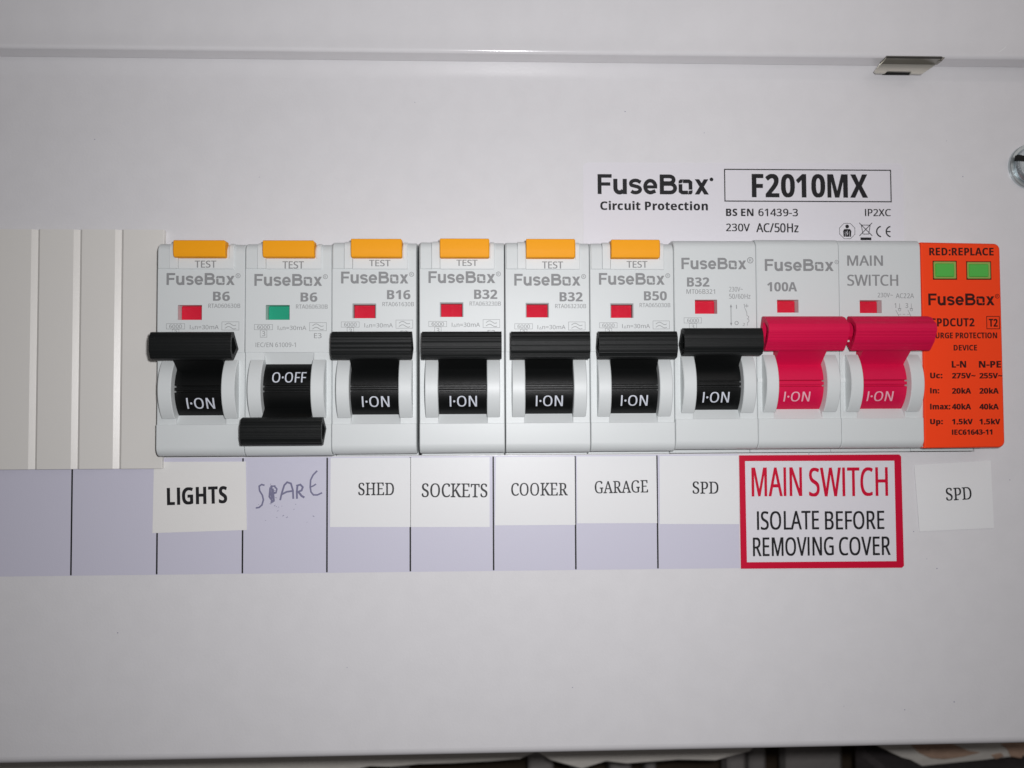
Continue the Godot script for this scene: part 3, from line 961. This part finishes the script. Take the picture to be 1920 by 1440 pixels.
	part("clip_bend", mb, M.shadedsteel, clip)
	mb = MB.new()
	mb.box(157.4, 73.05, 1.6, 163.5, 73.6, 2.27)
	part("clip_slot", mb, M.void, clip)

	var screw := thing("cover_screw", "zinc plated slotted screw holding the cover at its edge", "screw")
	mb = MB.new()
	mb.lathe(191.4, 53.2, [Vector2(5.05, 0.0), Vector2(5.05, 0.6), Vector2(4.9, 0.78), Vector2(4.0, 0.86)])
	part("washer", mb, M.zinc, screw)
	mb = MB.new()
	mb.lathe(191.4, 53.2, [Vector2(4.3, 0.8), Vector2(4.25, 1.4), Vector2(4.05, 1.75), Vector2(3.6, 1.92), Vector2(2.0, 2.05), Vector2(0.0, 2.1)])
	part("screw_head", mb, M.screwhead, screw)
	mb = MB.new()
	var dirn := Vector2(cos(-0.18), sin(-0.18))
	var nrm := dirn.orthogonal()
	var c := Vector2(191.1, 54.0)
	mb.prism([c - dirn * 4.1 - nrm * 0.6, c + dirn * 3.9 - nrm * 0.6, c + dirn * 3.9 + nrm * 0.6, c - dirn * 4.1 + nrm * 0.6], 1.2, 2.13)
	part("screw_slot", mb, M.void, screw)

func blanking() -> void:
	var o := thing("blanking_plate", "ivory plastic blanking plate of narrow snap-off segments left of the breakers", "blanking plate")
	var mb := MB.new()
	mb.box(-72.0, -12.4, 0.02, 1.3, 38.1, 0.5)
	part("backing_strip", mb, M.ivory, o)
	var edges := [-68.0, -59.4, -50.8, -42.3, -33.7, -25.05, -16.3, -7.65, 1.39]
	for i in edges.size() - 1:
		mb = MB.new()
		var a: float = edges[i]
		var b: float = edges[i + 1]
		# cross-section in (x, z), raised along y
		var left := 0.62 if i > 0 else 0.1
		var right := 1.15 if i < edges.size() - 2 else 0.15
		var sec := [Vector2(a, 0.9), Vector2(a + left, 1.4), Vector2(b - right, 1.4), Vector2(b, 0.91 if i < edges.size() - 2 else 1.2), Vector2(b, 0.5)]
		var y0 := -12.45
		var y1 := 38.2
		for k in sec.size() - 1:
			var d: Vector2 = (sec[k + 1] - sec[k]).normalized()
			var m := Vector3(-d.y, 0, d.x)
			mb.quad(Vector3(sec[k].x, y0, sec[k].y), Vector3(sec[k + 1].x, y0, sec[k + 1].y), Vector3(sec[k + 1].x, y1, sec[k + 1].y), Vector3(sec[k].x, y1, sec[k].y), m)
		for yy in [[y0, -1.0], [y1, 1.0]]:
			for k in range(1, sec.size() - 1):
				mb.tri(Vector3(sec[0].x, yy[0], sec[0].y), Vector3(sec[k].x, yy[0], sec[k].y), Vector3(sec[k + 1].x, yy[0], sec[k + 1].y), Vector3(0, yy[1], 0), Vector3(0, yy[1], 0), Vector3(0, yy[1], 0))
		part("snap_off_segment", mb, M.ivory, o)

func label_strip(rng: RandomNumberGenerator) -> void:
	var o := thing("circuit_label_strip", "long lilac printed strip ruled into cells under the breakers", "label strip")
	var mb := MB.new()
	mb.prism([Vector2(-80.0, -10.35), Vector2(124.5, -10.35), Vector2(124.6, -35.0), Vector2(-80.0, -34.9)], 0.01, 0.08)
	part("strip_paper", mb, M.lilac, o)
	for i in range(-4, 7):
		mb = MB.new()
		var x: float = i * 17.8 + [0.0, 0.1, 0.1, 0.0, 0.0, -0.1, -0.1][maxi(i, 0)]
		mb.quad(Vector3(x - 0.17, -10.5, 0.1), Vector3(x + 0.17, -10.5, 0.1), Vector3(x + 0.17, -34.85, 0.1), Vector3(x - 0.17, -34.85, 0.1), Vector3(0, 0, 1))
		part("cell_line", mb, M.ink, o)
	# the pencilled word in the second cell
	mb = MB.new()
	var kx := 13.92 / 320.0
	var conv := func(pts: Array) -> Array:
		var r := []
		for i in range(0, pts.size(), 2):
			r.append(Vector2(20.63 + (pts[i] - 570.0) * kx, -13.18 - (pts[i + 1] - 110.0) * 0.0443))
		return r
	var z := 0.1
	for s in [[612, 180, 598, 176, 586, 184, 588, 205, 602, 228, 607, 250, 600, 274, 586, 286, 570, 288],
		[646, 180, 650, 225, 645, 266], [640, 190, 636, 235, 655, 262], [640, 186, 660, 184, 672, 198, 668, 216, 645, 224],
		[652, 196, 658, 258], [636, 222, 664, 214], [640, 206, 650, 262, 646, 200, 656, 244], [688, 252, 697, 215, 708, 180, 722, 166, 740, 172, 750, 205, 752, 246], [692, 226, 720, 212, 748, 208],
		[770, 246, 769, 212, 772, 182], [766, 184, 786, 178, 798, 190, 792, 206, 772, 214], [778, 214, 792, 232, 806, 240],
		[868, 112, 848, 132, 836, 156, 834, 190, 838, 214, 850, 228, 870, 228, 892, 218], [836, 190, 850, 184, 862, 176]]:
		mb.stroke(conv.call(s), rng.randf_range(0.3, 0.48), z)
		z += 0.0006
	for k in 26:
		var q := Vector2(rng.randf_range(555, 880), rng.randf_range(262, 375))
		if rng.randf() < 0.4:
			q = Vector2(rng.randf_range(632, 668), rng.randf_range(176, 262))
		var e := Vector2.from_angle(rng.randf_range(-0.9, 0.5)) * rng.randf_range(3, 10)
		mb.stroke(conv.call([q.x, q.y, q.x + e.x, q.y + e.y]), rng.randf_range(0.06, 0.13), z)
		z += 0.0004
	part("handwriting", mb, M.pen, o)

func sticker(called: String, label: String, category: String, q: Array, m: Material, z1 := 0.2) -> Node3D:
	var o := thing(called, label, category)
	var mb := MB.new()
	mb.prism(q, 0.09, z1)
	part("sticker_paper", mb, m, o)
	return o

func stickers() -> void:
	var z := 0.23
	var o := sticker("circuit_sticker", "off-white sticker with LIGHTS in heavy black capitals, hanging over the strip's ruled line", "sticker", [Vector2(-0.75, -11.13), Vector2(18.5, -11.2), Vector2(18.8, -25.7), Vector2(-0.94, -26.15)], M.dullpaper)
	var mb := MB.new()
	ink(mb, "LIGHTS", "b", 2.03, -20.15, 14.64, -16.5, z, 0.025)
	part("sticker_lettering", mb, M.ink, o)
	for t in [["SHED", [Vector2(36.44, -10.55), Vector2(53.44, -10.6), Vector2(53.42, -25.4), Vector2(36.36, -25.25)], [42.33, -18.57, 49.94, -15.86], "white sticker reading SHED in thin serif capitals"],
		["SOCKETS", [Vector2(53.55, -10.6), Vector2(70.42, -10.62), Vector2(70.37, -25.57), Vector2(53.52, -25.42)], [55.86, -19.16, 69.94, -16.17], "white sticker reading SOCKETS in thin serif capitals"],
		["COOKER", [Vector2(71.8, -10.6), Vector2(88.8, -10.6), Vector2(88.82, -25.3), Vector2(71.51, -25.24)], [75.04, -18.96, 87.25, -16.19], "glossy white sticker reading COOKER in thin serif capitals"],
		["GARAGE", [Vector2(89.3, -10.6), Vector2(106.55, -10.6), Vector2(106.6, -25.1), Vector2(89.23, -24.98)], [93.10, -18.53, 104.67, -15.85], "white sticker reading GARAGE in thin serif capitals"],
		["SPD", [Vector2(107.3, -10.6), Vector2(124.5, -10.6), Vector2(124.5, -25.5), Vector2(107.18, -25.3)], [114.40, -18.85, 120.08, -16.16], "white sticker reading SPD on the lilac strip, touching the red bordered label"],
		["SPD", [Vector2(163.54, -12.95), Vector2(180.67, -12.1), Vector2(181.05, -26.9), Vector2(164.42, -27.45)], [170.42, -20.71, 176.17, -17.89], "lone white sticker reading SPD stuck crookedly on the bare cover"]]:
		o = sticker("circuit_sticker", t[3], "sticker", t[1], M.paper)
		mb = MB.new()
		var b: Array = t[2]
		ink(mb, t[0], "s", b[0], b[1], b[2], b[3], z, {"GARAGE": 0.012, "SOCKETS": -0.012}.get(t[0], 0.05 if b[0] > 160.0 else 0.0))
		part("sticker_lettering", mb, M.softink, o)

	# the red bordered warning
	o = thing("warning_label", "white warning label with a thick red border reading MAIN SWITCH, isolate before removing cover", "warning label")
	mb = MB.new()
	var corner := [Vector2(124.75, -10.6), Vector2(160.2, -10.65), Vector2(160.6, -11.1), Vector2(160.75, -34.9), Vector2(160.3, -35.3), Vector2(124.8, -35.1)]
	mb.prism(corner, 0.02, 0.24)
	part("red_border", mb, M.warnred, o)
	mb = MB.new()
	mb.prism([Vector2(125.98, -11.85), Vector2(159.05, -12.0), Vector2(159.1, -33.85), Vector2(126.1, -33.72)], 0.2, 0.262)
	part("white_field", mb, M.sticker, o)
	mb = MB.new()
	ink(mb, "MAIN", "r", 127.34, -19.52, 138.48, -13.27, 0.28, 0.0, 0.012)
	ink(mb, "SWITCH", "r", 139.99, -19.65, 157.53, -13.39, 0.28, 0.0, 0.012)
	part("heading_lettering", mb, M.warnred, o)
	mb = MB.new()
	for t in [["ISOLATE", 128.41, -26.78, 142.09, -22.74], ["BEFORE", 143.39, -26.86, 156.56, -22.88], ["REMOVING", 127.44, -32.44, 145.25, -28.41], ["COVER", 146.39, -32.51, 157.83, -28.47]]:
		ink(mb, t[0], "r", t[1], t[2], t[3], t[4], 0.28, 0.0, 0.015)
	part("text_lettering", mb, M.ink, o)

	# the maker's rating label
	o = thing("rating_label", "white maker's rating label with black print and a boxed model number above the breakers", "rating label")
	mb = MB.new()
	var r := 1.2
	var outline := [Vector2(91.1, 33.0), Vector2(162.3, 33.0)]
	for s in 5:
		var a := PI / 2 * s / 4.0
		outline.append(Vector2(162.5 - r + r * cos(a), 53.85 - r + r * sin(a)))
	for s in 5:
		var a := PI / 2 + PI / 2 * s / 4.0
		outline.append(Vector2(91.1 + r + r * cos(a), 53.6 - r + r * sin(a)))
	mb.prism(outline, 0.01, 0.1)
	part("label_film", mb, M.sticker, o)
	var zz := 0.12
	mb = MB.new()
	logo(mb, 94.27, 46.64, 118.84, 51.04, zz)
	mb.flat(circle(119.45, 50.0, 0.42), zz)
	part("brand_lettering", mb, M.ink, o)
	mb = MB.new()
	ink(mb, "Circuit Protection", "b", 94.82, 43.10, 118.58, 45.14, zz)
	part("slogan_lettering", mb, M.ink, o)
	mb = MB.new()
	mb.rect_line(122.38, 45.22, 159.59, 52.26, 0.24, zz)
	ink(mb, "F2010MX", "b", 128.39, 46.09, 154.38, 51.32, zz)
	part("model_lettering", mb, M.ink, o)
	mb = MB.new()
	ink(mb, "BS EN", "b", 122.58, 41.9, 128.70, 43.54, zz)
	ink(mb, "61439-3", "r", 129.77, 41.9, 138.61, 43.57, zz)
	ink(mb, "IP2XC", "r", 153.63, 42.0, 159.47, 43.59, zz)
	ink(mb, "230V", "r", 122.54, 38.5, 127.86, 40.23, zz)
	ink(mb, "AC/50Hz", "r", 129.25, 38.29, 138.67, 40.34, zz)
	part("standard_lettering", mb, M.ink, o)
	mb = MB.new()
	var oct := []
	for s in 8:
		oct.append(Vector2(149.58, 38.66) + Vector2.from_angle(PI / 8 + PI / 4 * s) * 1.85)
	mb.stroke(oct, 0.1, zz, true)
	mb.flat(circle(149.58, 39.68, 0.42, 12), zz)
	mb.flat([Vector2(148.75, 37.4), Vector2(150.4, 37.4), Vector2(150.5, 38.7), Vector2(150.2, 39.1), Vector2(148.95, 39.1), Vector2(148.65, 38.7)], zz)
	mb.stroke([Vector2(152.3, 40.5), Vector2(155.2, 37.6)], 0.16, zz)
	mb.stroke([Vector2(155.2, 40.5), Vector2(152.3, 37.6)], 0.16, zz + 0.004)
	mb.stroke([Vector2(152.75, 40.0), Vector2(154.75, 40.0), Vector2(154.4, 38.0), Vector2(153.1, 38.0)], 0.14, zz + 0.008, true)
	mb.flat([Vector2(152.52, 36.65), Vector2(154.95, 36.65), Vector2(154.95, 37.25), Vector2(152.52, 37.25)], zz)
	for cx in [157.35, 159.5]:
		var arc := []
		for s in 11:
			arc.append(Vector2(cx, 38.57) + Vector2.from_angle(deg_to_rad(100 + 160.0 * s / 10)) * 1.16)
		mb.stroke(arc, 0.3, zz)
	mb.stroke([Vector2(158.4, 38.57), Vector2(159.3, 38.57)], 0.28, zz + 0.004)
	part("symbol_lettering", mb, M.ink, o)
	mb = MB.new()
	mb.stroke([Vector2(149.62, 38.75), Vector2(149.4, 38.2), Vector2(149.72, 38.25), Vector2(149.5, 37.7)], 0.12, zz + 0.012)
	for sgn in [-1.0, 1.0]:
		mb.stroke([Vector2(149.58 + 0.48 * sgn, 38.6), Vector2(149.58 + 0.48 * sgn, 37.4)], 0.07, zz + 0.012)
	part("symbol_relief", mb, M.sticker, o)

# ---------------------------------------------------------------- the wall behind, seen under the board
func wall() -> void:
	var o := thing("plaster_wall", "chipped plaster wall behind the fuse board with an opened chase", "wall")
	o.set_meta("kind", "structure")
	var mb := MB.new()
	var p := [Vector2(-130, 140), Vector2(290, 140), Vector2(290, -102.6)]
	# broken lower edge of the plaster, right to left
	for q in [[228.9, -102.9], [214.0, -104.2], [203.0, -105.0], [197.0, -105.5], [193.5, -103.6], [191.0, -102.9], [187.0, -101.0], [183.2, -99.0], [182.0, -97.0], [150.0, -96.0], [146.0, -100.2], [136.0, -102.6], [125.0, -102.2], [110.0, -103.0], [104.0, -102.2], [97.0, -104.2], [88.0, -101.6], [84.0, -99.0], [79.0, -101.1], [70.0, -101.6], [60.0, -101.9], [50.0, -102.0], [42.0, -102.6], [36.0, -102.3], [31.0, -103.3], [27.0, -105.5], [22.0, -110.0], [-130.0, -111.0]]:
		p.append(Vector2(q[0], q[1]))
	mb.prism(p, -72.0, -58.0, 0.2)
	part("plaster", mb, M.plaster, o)
	for q in [[[193.5, -99.2], [199.0, -98.5], [205.5, -98.9], [211.0, -101.3], [214.5, -101.8], [209.0, -103.0], [203.5, -103.6], [199.5, -103.2], [196.0, -101.6]],
		[[217.5, -102.6], [220.5, -102.0], [221.5, -103.0], [219.0, -103.9]],
		[[220.5, -99.4], [226.0, -98.6], [234.0, -98.6], [233.5, -101.4], [228.5, -101.8], [226.5, -103.8], [223.5, -103.2], [222.5, -101.2]]]:
		var pts := []
		for t in q:
			pts.append(Vector2(t[0], t[1]))
		mb = MB.new()
		mb.prism(pts, -59.0, -57.7, 0.25)
		part("bare_brick_patch", mb, M.brick, o)
	mb = MB.new()
	mb.box(-130, -140, -125, 290, 140, -110)
	part("chase_back", mb, M.cavity, o)
	for t in [[83.0, 91.0, -84.0, 0.9], [97.5, 103.0, -90.0, 1.0], [110.0, 117.0, -88.0, 1.0], [122.5, 126.0, -92.0, 0.8], [147.0, 153.0, -82.0, 1.0], [155.5, 161.0, -86.0, 1.0], [167.0, 185.5, -84.0, 1.2], [38.0, 44.0, -88.0, 1.0]]:
		mb = MB.new()
		mb.box(t[0] * 1.0, -140.0, t[2] - 8.0, t[1] * 1.0, -60.0, t[2], t[3])
		part("batten", mb, M.batten, o)
	mb = MB.new()
	mb.box(186.0, -160, -78, 290, -107.0, -40, 1.5)
	part("lower_ledge", mb, M.carpet, o)
